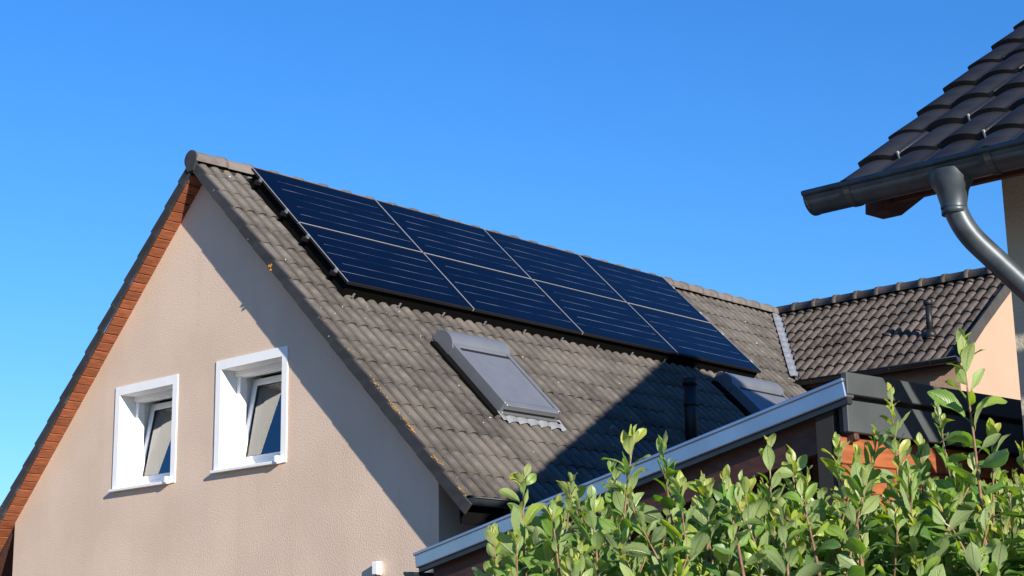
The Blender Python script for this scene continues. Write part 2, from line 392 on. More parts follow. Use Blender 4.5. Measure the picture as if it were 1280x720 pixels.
# skylight footprints in (y, S)
SKY = [(1.50, 2.46, 3.15, 4.38), (6.95, 8.15, 2.80, 4.3)]
def in_sky(a, S):
    for y0, y1, s0, s1 in SKY:
        if y0 < a+.16 < y1 and s0 < S-.17 < s1: return True
    return False
def beyond_valley(a, S):
    x = S*c; return a > 11.45 - 1.27*x + .55
spots = []
for r in range(NR):
    S = TC*(r+1)
    for k in range(NC):
        a = .012 + k*TWD
        if in_sky(a, S) or (beyond_valley(a, S) and a < 13.4): continue
        spots.append((a, S, 'v' if k == 0 else 't'))
def vis_main(a, S, u, v):
    if .75 < a+.1 < 8.0 and .45 < S-.05 < 2.3: return False     # under the solar panels
    return a < 11.5 and v < 560 + max(0, (720-u))
lay(roof, FR, spots, lambda k: m_vtile if k == 'v' else m_tile, vis_main, 'hidden_tiles', M_tile, jit=1.8)
spL = [(k*TWD, TC*(r+1), 't') for r in range(NRW) for k in range(NC)]
lay(roof, FL, spL, lambda k: m_tile, lambda *a: False, 'west_slope_tiles', M_tile)
# verge flaps, one for each course, on both rakes of the gable
def flap_mesh(name, flip):
    L, d, dr = TC+.03, .105, .024
    P = [(0, -.115), (L*.0, .002), (L, .002-dr), (L, -.115-dr*.4), (.05, -.125)]
    bm = bmesh.new()
    vs = [bm.verts.new((0, y, z)) for y, z in [(-.006, -.116), (-.006, .003), (L, .003-dr), (L, -.124)]]
    f = bm.faces.new(vs)
    g = bmesh.ops.extrude_face_region(bm, geom=[f])
    bmesh.ops.translate(bm, vec=(.026, 0, 0), verts=[v for v in g['geom'] if isinstance(v, bmesh.types.BMVert)])
    bmesh.ops.bevel(bm, geom=bm.edges[:], offset=.004, segments=1, affect='EDGES')
    bmesh.ops.recalc_face_normals(bm, faces=bm.faces)
    me = bpy.data.meshes.new(name); bm.to_mesh(me); bm.free(); me.materials.append(M_lip); return me
mf = flap_mesh('verge_flap', False)
for r in range(NRW):
    S = TC*(r+1)
    if r < NR: link(bpy.data.objects.new('verge_flap', mf), roof, FR @ Matrix.Translation((-.016+rnd.uniform(-.002, .002), -S, rnd.uniform(-.001, .001))))
    link(bpy.data.objects.new('verge_flap', mf), roof, FL @ Matrix.Translation((YEND-.010+rnd.uniform(-.003, .003), -S, rnd.uniform(-.003, .003))))
link(bpy.data.objects.new('verge_flap', mf), roof, FR @ Matrix.Translation((-.0145, -TC*NR-.125, -.002)))
# ridge tiles
mr_ = ridge_mesh('ridge_tile', .43, .122, .110, M_ridge)
RC = -.045
for k in range(int(11.6/.372)):
    link(bpy.data.objects.new('ridge_tile', mr_), roof, Matrix.Translation((0, -.03+.43+k*.372, RC+rnd.uniform(-.003, .003))) @ Matrix.Rotation(R(180), 4, 'Z') @ Matrix.Rotation(R(-.6)+rnd.uniform(-.012, .012), 4, 'X'))
bm = bmesh.new()                                            # closed front of the first ridge tile
vs = [bm.verts.new((.108*math.cos(a), 0, .108*math.sin(a))) for a in [R(-12) + (math.pi+R(24))*k/16 for k in range(17)]] + [bm.verts.new((-.05, 0, -.13)), bm.verts.new((.05, 0, -.13))]
f = bm.faces.new(vs); g = bmesh.ops.extrude_face_region(bm, geom=[f]); bmesh.ops.translate(bm, vec=(0, .02, 0), verts=[v for v in g['geom'] if isinstance(v, bmesh.types.BMVert)])
bmesh.ops.recalc_face_normals(bm, faces=bm.faces)
bm_obj('ridge_end_cap', bm, M_lip, roof, Matrix.Translation((0, -.034, RC)))
# wooden soffit boards under the west rake, plain boarding under the east rake and the eaves
BW = .1215
sb = None
for k in range(int(EW/BW)-1):
    y0 = .17 + k*BW
    lo = (YEND-YW-.02, -y0-BW+.011, -.128); hi = (YEND-.02, -y0, -.105)
    o = box('soffit_board', lo, hi, M_wood, roof, bev=.004, F=FL @ Matrix.Translation((0, 0, rnd.uniform(-.0015, .0015))))
box('soffit_backing', (YEND-YW-.02, -EW+.02, -.100), (YEND-.03, -.02, -.088), M_deck, roof, F=FL)
box('rake_soffit', (.02, -EAVE+.02, -.128), (YW+.02, -.1, -.105), M_wood, roof, F=FR)
for F_, xx, E_ in ((FR, (YW+.03, YEND-.1), EAVE), (FL, (.1, YEND-YW-.03), EW)):
    box('eave_soffit', (xx[0], -E_+.03, -.165), (xx[1], -E_+(.9 if E_ == EAVE else 1.5), -.14), M_brown, roof, F=F_)
box('eave_board', (EAVE*c-.075, .02, -EAVE*s-.25), (EAVE*c-.05, 9.2, -EAVE*s-.06), M_matblack, house)  # black board added to shade and darken the wall below the eave
# east eave gutter
gx = EAVE*c+.055; gz = -EAVE*s-.035
gutter('gutter', house, (gx, .015, gz), (gx, 9.2, gz), (1, 0, 0), .068, M_dgutter, brackets=[.5+.8*k for k in range(10)])
# lichen along the lower verge, joined
bm = bmesh.new()
for k in range(500):
    S = EAVE - abs(rnd.gauss(0, .9)) if k < 380 else rnd.uniform(0, EAVE)
    if S < .3 or (k < 380 and math.sin(S*11)+math.sin(S*4.3+1) < -.2): continue
    a = rnd.uniform(-.012, .035) if k < 380 else rnd.uniform(0, .6)
    q = FR @ Vector((a, -S, rnd.uniform(-.02, .004) if a < .03 else roll2((a % TWD)/TWD)))
    rr = rnd.uniform(.003, .010)*(1 if k < 380 else .4)
    Mx = Matrix.Translation(q) @ FR.to_3x3().to_4x4() @ Matrix.Diagonal((rr, rr*rnd.uniform(.7, 2.4), rr*.3, 1))
    rr_ = bmesh.ops.create_icosphere(bm, subdivisions=1, radius=1, matrix=Mx)
    for v in rr_['verts']: v.co += Vector([rnd.uniform(-.3, .3)*rr for _ in range(3)])
tag(bm_obj('lichen', bm, M_lichen, roof), kind='stuff')
# one orange lichen patch hanging on the flap half way up
bm = bmesh.new()
for k in range(9):
    q = FR @ Vector((-.02, -2.05+rnd.uniform(-.04, .03), -.09+rnd.uniform(-.03, .03)))
    bmesh.ops.create_icosphere(bm, subdivisions=1, radius=rnd.uniform(.010, .02), matrix=Matrix.Translation(q))
bm_obj('lichen_patch', bm, M_lichen, roof)

# windows
def window(x0, x1, z0, z1, op):
    a, b, d, e = op; D = .27; y1 = YW+D
    win = obj('window', [(a, YW+.0105, d), (a, y1, d), (a, y1, e), (a, YW+.0105, e), (b, YW+.0105, d), (b, y1, d), (b, y1, e), (b, YW+.0105, e)],
              [(0, 1, 2, 3), (7, 6, 5, 4), (3, 2, 6, 7), (4, 5, 1, 0)], M_white, house)      # the painted reveal
    # painted band round the opening, 3 mm proud
    V = []; F = []
    for (p, q) in (((x0, x1, e, z1), 0), ((x0, a, z0, e), 0), ((b, x1, z0, e), 0)):
        n = len(V); l, r2, lo, hi = p
        V += [(l, YW-.012, lo), (r2, YW-.012, lo), (r2, YW-.012, hi), (l, YW-.012, hi), (l, YW+.01, lo), (r2, YW+.01, lo), (r2, YW+.01, hi), (l, YW+.01, hi)]
        F += [(n, n+1, n+2, n+3), (n+3, n+2, n+6, n+7), (n, n+4, n+5, n+1), (n+1, n+5, n+6, n+2), (n, n+3, n+7, n+4)]
    obj('painted_band', V, F, M_white, win)
    # fixed frame
    fw = .065
    def ring(nm, l, r2, lo, hi, w_, yf, yb, Mx=None, mt=M_pvc):
        bm = bmesh.new()
        for bx in (((l, yf, lo), (l+w_, yb, hi)), ((r2-w_, yf, lo), (r2, yb, hi)), ((l+w_-.001, yf+.001, lo), (r2-w_+.001, yb-.001, lo+w_)), ((l+w_-.001, yf+.001, hi-w_), (r2-w_+.001, yb-.001, hi))):
            lo_ = Vector(bx[0]); hi_ = Vector(bx[1]); add_box(bm, Matrix.Translation((lo_+hi_)/2), hi_-lo_, .005)
        if Mx is not None: bmesh.ops.transform(bm, matrix=Mx, verts=bm.verts)
        return bm_obj(nm, bm, mt, win)
    ring('frame', a, b, d, e, fw, y1-.07, y1+.02)
    box('shutter_box', (a, y1-.10, e-.055), (b, y1-.071, e), M_pvc, win, bev=.004)
    # sash, tilted inwards about its lower edge
    sa, sb_, sd, se = a+fw-.008, b-fw+.008, d+fw-.008, e-fw+.008
    Mx = Matrix.Translation((0, y1-.045, sd)) @ Matrix.Rotation(R(-10.5), 4, 'X') @ Matrix.Translation((0, -(y1-.045), -sd))
    ring('sash', sa, sb_, sd, se, .075, y1-.06, y1+.01, Mx)
    ring('gasket', sa+.074, sb_-.074, sd+.074, se-.074, .008, y1-.052, y1-.02, Mx, M_gasket)
    yg = y1-.04
    V = [Mx @ Vector(p) for p in ((sa+.07, yg, sd+.07), (sb_-.07, yg, sd+.07), (sb_-.07, yg, se-.07), (sa+.07, yg, se-.07))]
    obj('pane', V, [(0, 1, 2, 3)], M_glass, win)
    # sill with its end cap
    bm = bmesh.new(); add_box(bm, Matrix.Translation(((x0+b)/2, YW+.09, d-.016)) @ Matrix.Rotation(R(5), 4, 'X'), (b-x0+.0, .30, .03), .004)
    bm_obj('sill', bm, M_white, win)
    box('sill_end', (b-.03, YW-.075, d-.035), (b+.012, YW-.012, d+.035), M_pvc, win, bev=.006)
    yl = y1+.26                                                # white inner lining of the opening
    obj('lining', [(a+.012, y1+.02, d), (a+.012, yl, d), (a+.012, yl, e-.012), (a+.012, y1+.02, e-.012), (b-.012, y1+.02, d), (b-.012, yl, d), (b-.012, yl, e-.012), (b-.012, y1+.02, e-.012)],
        [(0, 1, 2, 3), (7, 6, 5, 4), (3, 2, 6, 7), (4, 5, 1, 0)], M_white, win)
    # a dark room behind
    bm = bmesh.new(); add_box(bm, Matrix.Translation(((a+b)/2, y1+1.04, (d+e)/2)), (b-a+.6, 1.55, e-d+.5)); 
    for f in [f for f in bm.faces if f.normal.y < -.9]: bm.faces.remove(f)
    bm_obj('room', bm, M_dark, win)
for wn, op in zip(WIN, ops): window(*wn, op)

# skylights with roller shutters
def skylight(y0, y1, s0, s1, name='skylight', hood=.25):
    sk = box(name, (y0+.02, -s1+.02, -.05), (y1-.02, -s0, .075), M_bmetal, house, F=FR)
    for a, b in ((y0, y0+.045), (y1-.045, y1)):
        box('guide_rail', (a, -s1, -.02), (b, -s0+.12, .135), M_sky, sk, bev=.008, F=FR)
    box('shutter', (y0+.046, -s1+.075, .095), (y1-.046, -s0+.05, .108), M_sky, sk, F=FR)
    for k in range(int((s1-s0-.1)/.062)):                                     # shutter slats
        p = s1-.08-k*.062
        box('shutter_slat', (y0+.05, -p+.001, .109), (y1-.05, -p+.061, .1150), M_sky, sk, bev=.0015, F=FR)
    box('shadow_gap', (y0+.046, -s0-.225, .09), (y1-.046, -s0-.19, .121), M_black, sk, F=FR)  # solid black bar painted as the shade in the recess below the hood
    box('slit_shade_bar', (y0+.04, -s1-.004, .034), (y1-.04, -s1+.04, .056), M_black, sk, F=FR)  # solid black bar painted as the dark of the slit
    for a, b in ((y0-.10, y0-.001), (y1+.001, y1+.06)):
        box('side_flashing', (a, -s1-.03, -.07), (b, -s0+.05, .010), M_matblack, sk, F=FR)
    box('bottom_bar', (y0+.03, -s1-.012, .055), (y1-.03, -s1+.07, .122), M_sky, sk, bev=.01, F=FR)
    box('lower_cover', (y0+.01, -s1-.03, -.02), (y1-.01, -s1+.03, .035), M_skyd, sk, bev=.012, F=FR)
    # rounded hood
    bm = bmesh.new(); pr = []
    h0 = s0+.02; L = hood
    pr = [(-.02, .0), (-.03, .10)] + [(L*.5 - L*.53*math.cos(t), .10+.075*math.sin(t)) for t in [math.pi*k/12 for k in range(1, 12)]] + [(L+.03, .115), (L+.03, .0)]
    A, B = sweep(bm, pr, FR @ Vector((y0-.015, -(h0+L)+.12, 0)), FR @ Vector((y1+.015, -(h0+L)+.12, 0)), FR.to_3x3() @ Vector((0, 1, 0)), FR.to_3x3() @ Vector((0, 0, 1)), closed=True)
    bm.faces.new(A[::-1]); bm.faces.new(B); bmesh.ops.recalc_face_normals(bm, faces=bm.faces)
    bm_obj('hood', bm, M_sky, sk)
    # pleated apron over the tiles below
    V = []; F = []; n = 40
    for i in range(n+1):
        a = y0-.02 + (y1-y0+.10)*i/n
        z = roll2(((a-.012) % TWD)/TWD)*.55 + .010
        V += [FR @ Vector((a, -s1+.02, .016)), FR @ Vector((a, -s1-.115-.006*math.cos(i*1.9), z-.004))]
    for i in range(n): F.append((2*i, 2*i+1, 2*i+3, 2*i+2))
    obj('apron', V, F, M_lead, sk, smooth=True)
    return sk
sk = skylight(1.56, 2.42, 3.18, 4.34); sk['label'] = 'grey skylight with closed roller shutter above the lower roof tiles'
sk = skylight(6.98, 8.14, 2.80, 4.25); sk['label'] = 'grey skylight half in shadow below the last solar panels'
# black vent stack in the shadow
bm = bmesh.new(); tube(bm, [(3.06, 4.84, -3.2), (3.06, 4.84, -2.33)], .075, 20); st = bm_obj('vent_stack', bm, M_black, house)
bm = bmesh.new(); tube(bm, [(3.06, 4.84, -2.62), (3.06, 4.84, -2.58)], .086, 20); bm_obj('collar', bm, M_black, st)
bm = bmesh.new(); tube(bm, [(3.06, 4.84, -2.38), (3.06, 4.84, -2.30)], .088, 20); bm_obj('cap', bm, M_black, st)

# ---- the wing at the back, ridge along x
PWI = R(38); cw, sw, tw = math.cos(PWI), math.sin(PWI), math.tan(PWI); YR = 11.45; XV = 4.12; LW = 2.53
FW = frame((0, YR, 0), (0, cw, sw), (0, -sw, cw))           # south slope of the wing: across +x
FWn = frame((XV, YR, 0), (0, -cw, sw), (0, sw, cw))         # north slope
wroof = box('wing_roof', (1.9, -LW+.04, -.14), (XV-.04, -.03, -.08), M_deck, house, F=FW)
obj('wing_deck', [FW @ Vector(p) for p in ((0.05, 0, -.09), (1.95, 0, -.09), (1.95, -LW+.05, -.09), (1.60, -LW+.05, -.09))], [(3, 2, 1, 0)], M_deck, wroof)
box('north_deck', (.04, -4.6, -.14), (XV-.1, -.03, -.04), M_wtile, wroof, F=FWn)
WT = .322; WC = .337
m_wt = tile_mesh('wing_tile', WT, WC+.05, roll2, M_wtile, xs=XS2, thick=.028, drop=.03)
nw = int(math.ceil(XV/WT)); nrw = 8; WC_ = WC
spw = []
for r in range(nrw):
    S = LW-r*WC_
    for k in range(nw):
        a = XV - (k+1)*WT
        ymid = YR - S*cw
        xval = (YR-ymid)/1.27
        if a+WT < xval-.12*1: continue
        y2 = YR-(S-WC_-.05)*cw
        if a > (YR-ymid)/1.27+.02:
            spw.append((a, S, 't'))
        else:                                                 # cut along the valley
            bm = bmesh.new(); bm.from_mesh(m_wt); Mt = FW @ Matrix.Translation((a, -S, 0)); bmesh.ops.transform(bm, matrix=Mt, verts=bm.verts)
            nrm = Vector((1.27, 1, 0)).normalized()
            bmesh.ops.bisect_plane(bm, geom=bm.verts[:]+bm.edges[:]+bm.faces[:], plane_co=Vector((.06, YR+.02, 0)), plane_no=nrm, clear_inner=True)
            if len(bm.faces): bm_obj('wing_tile', bm, M_wtile, wroof)
            else: bm.free()
lay(wroof, FW, spw, lambda k: m_wt, lambda *a: True, 'hidden_wing_tiles', M_wtile, name='wing_tile')
mr2 = ridge_mesh('wing_ridge_tile', .43, .125, .108, M_wtile)
for k in range(11):
    link(bpy.data.objects.new('wing_ridge_tile', mr2), wroof, Matrix.Translation((XV+.01-k*.372, YR, -.03+rnd.uniform(-.003, .003))) @ Matrix.Rotation(R(90), 4, 'Z') @ Matrix.Rotation(rnd.uniform(-.01, .01), 4, 'X'))
for r in range(nrw):                                          # verge flaps of the wing
    S = LW-r*WC_
    box('verge_flap', (XV-.006, -S-.004, -.15), (XV+.022, -S+WC_+.02, .002), M_wlip, wroof, bev=.004, F=FW @ Matrix.Translation((rnd.uniform(-.002, .002), 0, 0)) @ Matrix.Rotation(R(-2.2), 4, 'X') @ Matrix.Translation((0, 0, 0)))
for r in range(13):
    box('verge_flap', (-.022, -.36*(r+1), -.15), (.006, -.36*r, .002), M_lip, wroof, bev=.004, F=FWn)
# lead valley flashing
dvl = Vector((1, -1.27, -tanM)).normalized()
V = []; F = []; n = 64
for i in range(n+1):
    t = .30+2.75*i/n
    x = t*dvl.x; p = Vector((x, YR+t*dvl.y, -x*tanM))
    out = Vector((-1.27, -1, 0)).normalized()                 # towards the main slope
    ph = .5+.5*math.cos(2*math.pi*(t/.235))
    n_m = Vector((s, 0, c))
    a0 = p + n_m*.030; 
    b0 = a0 - out*.0
    e1 = p + out*(.10+.0*ph); e1.z = -e1.x*tanM; e1 = e1 + n_m*(.012+.0*ph)
    m1 = p + out*.05; m1.z = -m1.x*tanM; m1 = m1 + n_m*(.022+.045*ph)
    e0 = p - out*(.03+.03*ph); e0.z = -(YR-e0.y)*tw; e0 = e0 + Vector((0, -sw, cw))*(.02+.02*ph)
    V += [e1, m1, a0 + n_m*(.03*ph), e0]
for i in range(n):
    for k in range(3): F.append((4*i+k, 4*i+k+1, 4*i+k+5, 4*i+k+4))
obj('valley_flashing', V, F, M_lead, wroof, smooth=True)
# wing walls
XG = 3.98; YG0 = YR-LW*cw+.22; YG1 = 14.6
zt = lambda y: -abs(YR-y)*tw-.17
obj('wing_gable_wall', [(XG, YG0, -Z0), (XG, YG1, -Z0), (XG, YG1, zt(YG1)), (XG, YR, zt(YR)), (XG, YG0, zt(YG0))], [(0, 1, 2, 3, 4)], M_peach, house)
obj('wing_front_wall', [(1.0, YG0, -Z0), (XG, YG0, -Z0), (XG, YG0, zt(YG0)), (1.0, YG0, zt(YG0))], [(0, 1, 2, 3)], M_peach, house)
ge = LW*cw; wg_y = YR-ge-.05; wg_z = -LW*sw-.035
gutter('wing_gutter', house, (1.62, wg_y, wg_z), (XV, wg_y, wg_z), (0, -1, 0), .065, M_dgutter, brackets=[.25+.62*k for k in range(4)])
box('wing_eave_board', (1.7, wg_y+.07, wg_z-.10), (XV-.02, wg_y+.09, wg_z+.02), M_brown, house)
# vent pipe on the wing
pb = Vector((3.36, 10.12, -1.04))
bm = bmesh.new(); tube(bm, [pb-Vector((0, 0, .05)), pb+Vector((0, 0, .40))], .044, 18); vp = bm_obj('vent_pipe', bm, M_black, house)
bm = bmesh.new(); tube(bm, [pb+Vector((0, 0, .38)), pb+Vector((0, 0, .395)), pb+Vector((0, 0, .45)), pb+Vector((0, 0, .46))], [.05, .066, .066, .055], 18); bm_obj('cap', bm, M_black, vp)
bm = bmesh.new(); tube(bm, [pb+Vector((0, 0, .12)), pb+Vector((0, 0, .15))], .051, 18); bm_obj('collar', bm, M_black, vp)
bm = bmesh.new(); tube(bm, [pb-Vector((0, 0, .09)), pb+Vector((0, .0, .04))], [.12, .05], 18); bm_obj('base_flange', bm, M_black, vp)

# ------------------------------------------------------------------ solar panels
H = .16; S0, Y0, PP, PS = .232, .607, 1.878, 1.141
order = ['at the gable end', 'second from the gable end', 'third from the gable end', 'at the valley end']
LP, LS = PP-.018, PS-.016
for j in range(2):
    for i in range(4):
        ya = Y0+i*PP; sa = S0+j*PS
        base = FR @ Vector((ya, -sa-LS, H-.035))
        pn = empty('solar_panel', base)
        tag(pn, 'dark blue solar panel in the %s row, %s' % (('upper', 'lower')[j], order[i]), 'solar panel', 'solar panels on the main roof')
        Fp = FR @ Matrix.Translation((ya, -sa-LS, H-.035)) @ Matrix.Rotation(rnd.uniform(-.0015, .0015), 4, 'X')
        bm = bmesh.new(); fw = .011
        for lo, hi in (((0, 0, 0), (LP, fw, .035)), ((0, LS-fw, 0), (LP, LS, .035)), ((0, fw-.001, 0), (fw, LS-fw+.001, .0352)), ((LP-fw, fw-.001, 0), (LP, LS-fw+.001, .0352))):
            lo = Vector(lo); hi = Vector(hi); add_box(bm, Fp @ Matrix.Translation((lo+hi)/2), hi-lo, .0015)
        bm_obj('frame', bm, M_bmetal, pn)
        box('back_sheet', (fw-.002, fw-.002, .018), (LP-fw+.002, LS-fw+.002, .028), M_bmetal, pn, F=Fp)
        cells = (LS-2*fw-.03)/6
        for q in range(6):
            y = fw+.015+q*cells
            box('cell_row', (fw+.004, y+.0012, .0285), (LP-fw-.004, y+cells-.0012, .0325), M_cell, pn, F=Fp)
        for q in range(1, 6):
            y = fw+.015+q*cells
            box('ribbon', (fw+.02+rnd.uniform(0, .25), y-.0019, .0300), (LP-fw-.02-rnd.uniform(0, .1), y+.0019, .0335), M_rib, pn, F=Fp)
rk = empty('mounting_rack', FR @ Vector((Y0, -S0, 0)))
tag(rk, 'thin metal rails and hooks carrying the solar panels above the tiles', 'mounting rack')
for j in range(2):
    for q in (.22, .78):
        S = S0+j*PS+q*PS
        rl = box('rail', (Y0-.06, -S-.02, H-.078), (Y0+4*PP+.04, -S+.02, H-.037), M_bmetal, rk, F=FR)
        box('end_clamp', (Y0-.022, -S-.02, H-.04), (Y0+.002, -S+.02, H+.004), M_lead, rk, bev=.003, F=FR)
        box('end_clamp', (Y0+4*PP-.018, -S-.025, H-.04), (Y0+4*PP+.006, -S+.025, H+.004), M_alu, rk, bev=.003, F=FR)
        for k in range(8):
            y = Y0+.18+k*.98
            box('roof_hook', (y-.016, -S-.09, -.04), (y+.016, -S-.078, H-.06), M_alu, rk, F=FR)
for i in range(1, 4):                                         # added pale strips for the glint in the panel joints
    for j in range(2):
        a = S0+j*PS
        box('joint_glint', (Y0+i*PP-.0125, -a-LS, H-.03), (Y0+i*PP-.0055, -a, H+.0015), M_alu, rk, F=FR)
for i in range(4):
    box('joint_glint', (Y0+i*PP+.004, -S0-PS+.0045, H-.03), (Y0+i*PP+LP-.004, -S0-PS+.0115, H+.0015), M_alu, rk, F=FR)
for j in range(2):
    a = S0+j*PS
    box('edge_glint', (Y0-.004, -a-LS, H-.006), (Y0-.001, -a, H+.0015), M_alu, rk, F=FR)  # pale strips added for the glint along the outer panel edges
    box('edge_glint', (Y0+4*PP-.017, -a-LS, H-.012), (Y0+4*PP-.011, -a, H+.0015), M_alu, rk, F=FR)
box('under_panel_shade', (Y0+.03, -S0-2*PS+.045, -.05), (Y0+4*PP-.03, -S0-2*PS+.05, H-.036), M_matblack, rk, F=FR)  # black strips added as the dark shade under the panel edges
box('under_panel_shade', (Y0+.03, -S0-2*PS+.05, -.05), (Y0+.035, -S0-.05, H-.036), M_matblack, rk, F=FR)
for k in range(12):                                           # little hooks that peep out under the lower edge
    y = Y0+.12+k*.66; S = S0+2*PS+.02
    box('roof_hook', (y-.012, -S-.012, .008), (y+.012, -S-.004, .06), M_lead, rk, F=FR)

# ------------------------------------------------------------------ small box on the gable wall
wb = empty('wall_box', (2.80, YW, -4.66)); tag(wb, 'small white box fixed low on the taupe gable wall', 'wall box')
box('body', (2.765, YW-.07, -4.69), (2.835, YW, -4.57), M_pvc, wb, bev=.006)
box('cable_gland', (2.79, YW-.05, -4.72), (2.812, YW-.025, -4.691), M_redwood, wb)

# ------------------------------------------------------------------ the neighbouring house on the right
QN = R(33.75); cn, sn, tn = math.cos(QN), math.sin(QN), math.tan(QN)
G = Vector((10.725, -4.647, -3.672)); YRN = 3.55; LN = (YRN-G.y)/cn; NX1 = 19.0
nb = empty('neighbouring_house', (15, 3, -Z0)); tag(nb, 'cream rendered house with dark tiled roof, grey gutter and bent downpipe', 'house')
FN = frame((G.x, YRN, G.z+(YRN-G.y)*tn), (0, cn, sn), (0, -sn, cn))
FNn = frame((NX1, YRN, G.z+(YRN-G.y)*tn), (0, -cn, sn), (0, sn, cn))
nroof = box('roof', (.012, -LN+.08, -.13), (NX1-G.x, -.02, -.06), M_deck, nb, F=FN)
box('rear_slope', (0, -LN, -.13), (NX1-G.x-.02, -.02, -.0), M_ntile, nroof, F=FNn)
NW, NCO = .2, .34
m_nt = tile_mesh('roof_tile', NW, NCO+.06, flat_s, M_ntile, nx=16, drop=.026, thick=.034, sag=.010)
spn = []
for r in range(int(LN/NCO)):
    S = LN - r*NCO
    off = 0
    for k in range(int((NX1-G.x)/NW)): spn.append((off+k*NW, S, 't'))
lay(nroof, FN, spn, lambda k: m_nt, lambda *a: True, 'hidden_roof_tiles', M_ntile, name='roof_tile', limit=300, jit=1.6)
# storm clips between tiles
bm0 = None
for (r, k) in ((0, 2), (1, 1), (1, 3), (2, 2), (3, 4), (4, 3), (2, 5), (0, 5)):
    S = LN - r*NCO; off = 0
    box('tile_clip', (off+k*NW-.004, -S-.006, -.045), (off+k*NW+.003, -S+.004, -.008), M_alu, nroof, F=FN)
gp0 = Vector((10.725, -4.735, -3.732)); gp1 = Vector((NX1, -4.735, -3.732))
ng = gutter('gutter', nb, gp0, gp1, (0, -1, 0), .076, M_zinc, brackets=[.20+.62*k for k in range(12)], bead=.012)
# walls
WXN, WYN = 11.262, -4.10
zn = lambda y: G.z+(y-G.y)*tn-.15 if y < YRN else G.z+(2*YRN-y-G.y)*tn-.15
ye = 2*YRN-WYN
obj('front_wall', [(WXN, WYN, -Z0), (NX1-.4, WYN, -Z0), (NX1-.4, WYN, zn(WYN)), (WXN, WYN, zn(WYN))], [(0, 1, 2, 3)], M_nwall, nb)
obj('gable_wall', [(WXN, WYN, -Z0), (WXN, ye, -Z0), (WXN, ye, zn(ye)), (WXN, YRN, zn(YRN)), (WXN, WYN, zn(WYN))], [(4, 3, 2, 1, 0)], M_nwall, nb)
obj('far_gable_wall', [(NX1-.4, WYN, -Z0), (NX1-.4, ye, -Z0), (NX1-.4, ye, zn(ye)), (NX1-.4, YRN, zn(YRN)), (NX1-.4, WYN, zn(WYN))], [(0, 1, 2, 3, 4)], M_nwall, nb)
# rafter tail at the verge, with its plumb and seat cuts
prof = [(-4.366, -3.625), (-4.378, -3.742), (-4.227, -3.734), (-3.893, -3.54), (-3.0, -3.54+.893*tn), (-3.0, -2.735)]
bm = bmesh.new(); f = bm.faces.new([bm.verts.new((10.85, y, z)) for y, z in prof])
g = bmesh.ops.extrude_face_region(bm, geom=[f]); bmesh.ops.translate(bm, vec=(-.09, 0, 0), verts=[v for v in g['geom'] if isinstance(v, bmesh.types.BMVert)]); bmesh.ops.recalc_face_normals(bm, faces=bm.faces)
bm_obj('rafter_tail', bm, M_redwood, nb)
box('eave_board', (10.86, -4.33, -3.70), (NX1-.2, -4.30, -3.60), M_redwood, nb)
# downpipe: funnel, bend, sloping run back to the wall and down it
dx = 11.352; gy = -4.735; gz2 = -3.732-.076
bm = bmesh.new()
tube(bm, [(dx, gy, gz2+.045), (dx, gy, gz2+.012), (dx, gy+.004, gz2-.035), (dx, gy+.006, gz2-.085), (dx, gy+.006, gz2-.10)], [.088, .086, .062, .051, .051], 24, cap=False)
dp = bm_obj('downpipe_funnel', bm, M_zinc, nb)
A0 = Vector((dx, gy+.006, gz2-.085)); B0 = Vector((11.365, -4.715, -3.985)); C0 = Vector((11.535, -4.50, -4.245))
dd = (C0-B0).normalized(); D0 = C0 + dd*((WYN-.07-C0.y)/dd.y); E0 = Vector((D0.x, D0.y, -Z0))
def bend(P, Q, S_, rad, n=8):                              # round the corner Q between P and S_
    a = (P-Q).normalized(); b = (S_-Q).normalized(); p0 = Q+a*rad; p1 = Q+b*rad
    return [p0.lerp(Q, t).lerp(Q.lerp(p1, t), t) for t in [k/n for k in range(n+1)]]
pts = [A0] + bend(A0, B0, D0, .10) + bend(B0, D0, E0, .12) + [E0]
bm = bmesh.new(); tube(bm, pts, .046, 24); bm_obj('downpipe', bm, M_zinc, nb)
bm = bmesh.new(); tube(bm, [(dx, gy+.006, gz2-.095), (dx, gy+.006, gz2-.125)], .0495, 24); bm_obj('pipe_joint', bm, M_zinc, nb)

# ------------------------------------------------------------------ the wooden shed in front
K = Vector((10.741, -4.60, -4.459)); e1 = Vector((-.991, .134, 0)).normalized(); e2 = Vector((.134, .991, 0)).normalized(); SL = 2.97; DROP = .515
shed = empty('shed', K + e1*1.5 + e2*1.2 + Vector((0, 0, -Z0-K.z))); tag(shed, 'low brown wooden shed with pitched roof, metal edge trim and anthracite boards', 'shed')
rk1 = (e1*SL + Vector((0, 0, -DROP))).normalized(); nrf = rk1.cross(e2); nrf = nrf if nrf.z > 0 else -nrf
LR = (e1*SL + Vector((0, 0, -DROP))).length
FS = Matrix((rk1, e2, nrf)).transposed().to_4x4(); FS.translation = K + Vector((0, 0, -.035))    # x down the rake, y back, z up from the roof
DEP = 3.2
box('roof_sheet', (.03, .05, -.05), (LR-.03, DEP, -.006), M_anth, shed, F=FS)
tr = box('edge_trim', (.005, -.012, -.070), (LR, .045, .0), M_trim, shed, bev=.004, F=FS)
box('trim_cap', (.0, -.020, -.004), (LR+.003, .07, .012), M_trim, tr, bev=.003, F=FS)
box('drip_edge', (.01, .0, -.095), (LR-.01, .03, -.071), M_dgutter, shed, F=FS)
box('verge_board', (.05, .055, -.235), (LR-.06, .085, -.06), M_brown, shed, bev=.004, F=FS)
box('verge_soffit', (.05, .085, -.11), (LR-.06, .35, -.09), M_brown, shed, F=FS)
# low gutter
g0 = FS @ Vector((LR+.045, -.02, -.085)); g1 = FS @ Vector((LR+.045, DEP, -.085))
gutter('gutter', shed, g0, g1, e1, .045, M_dgutter)
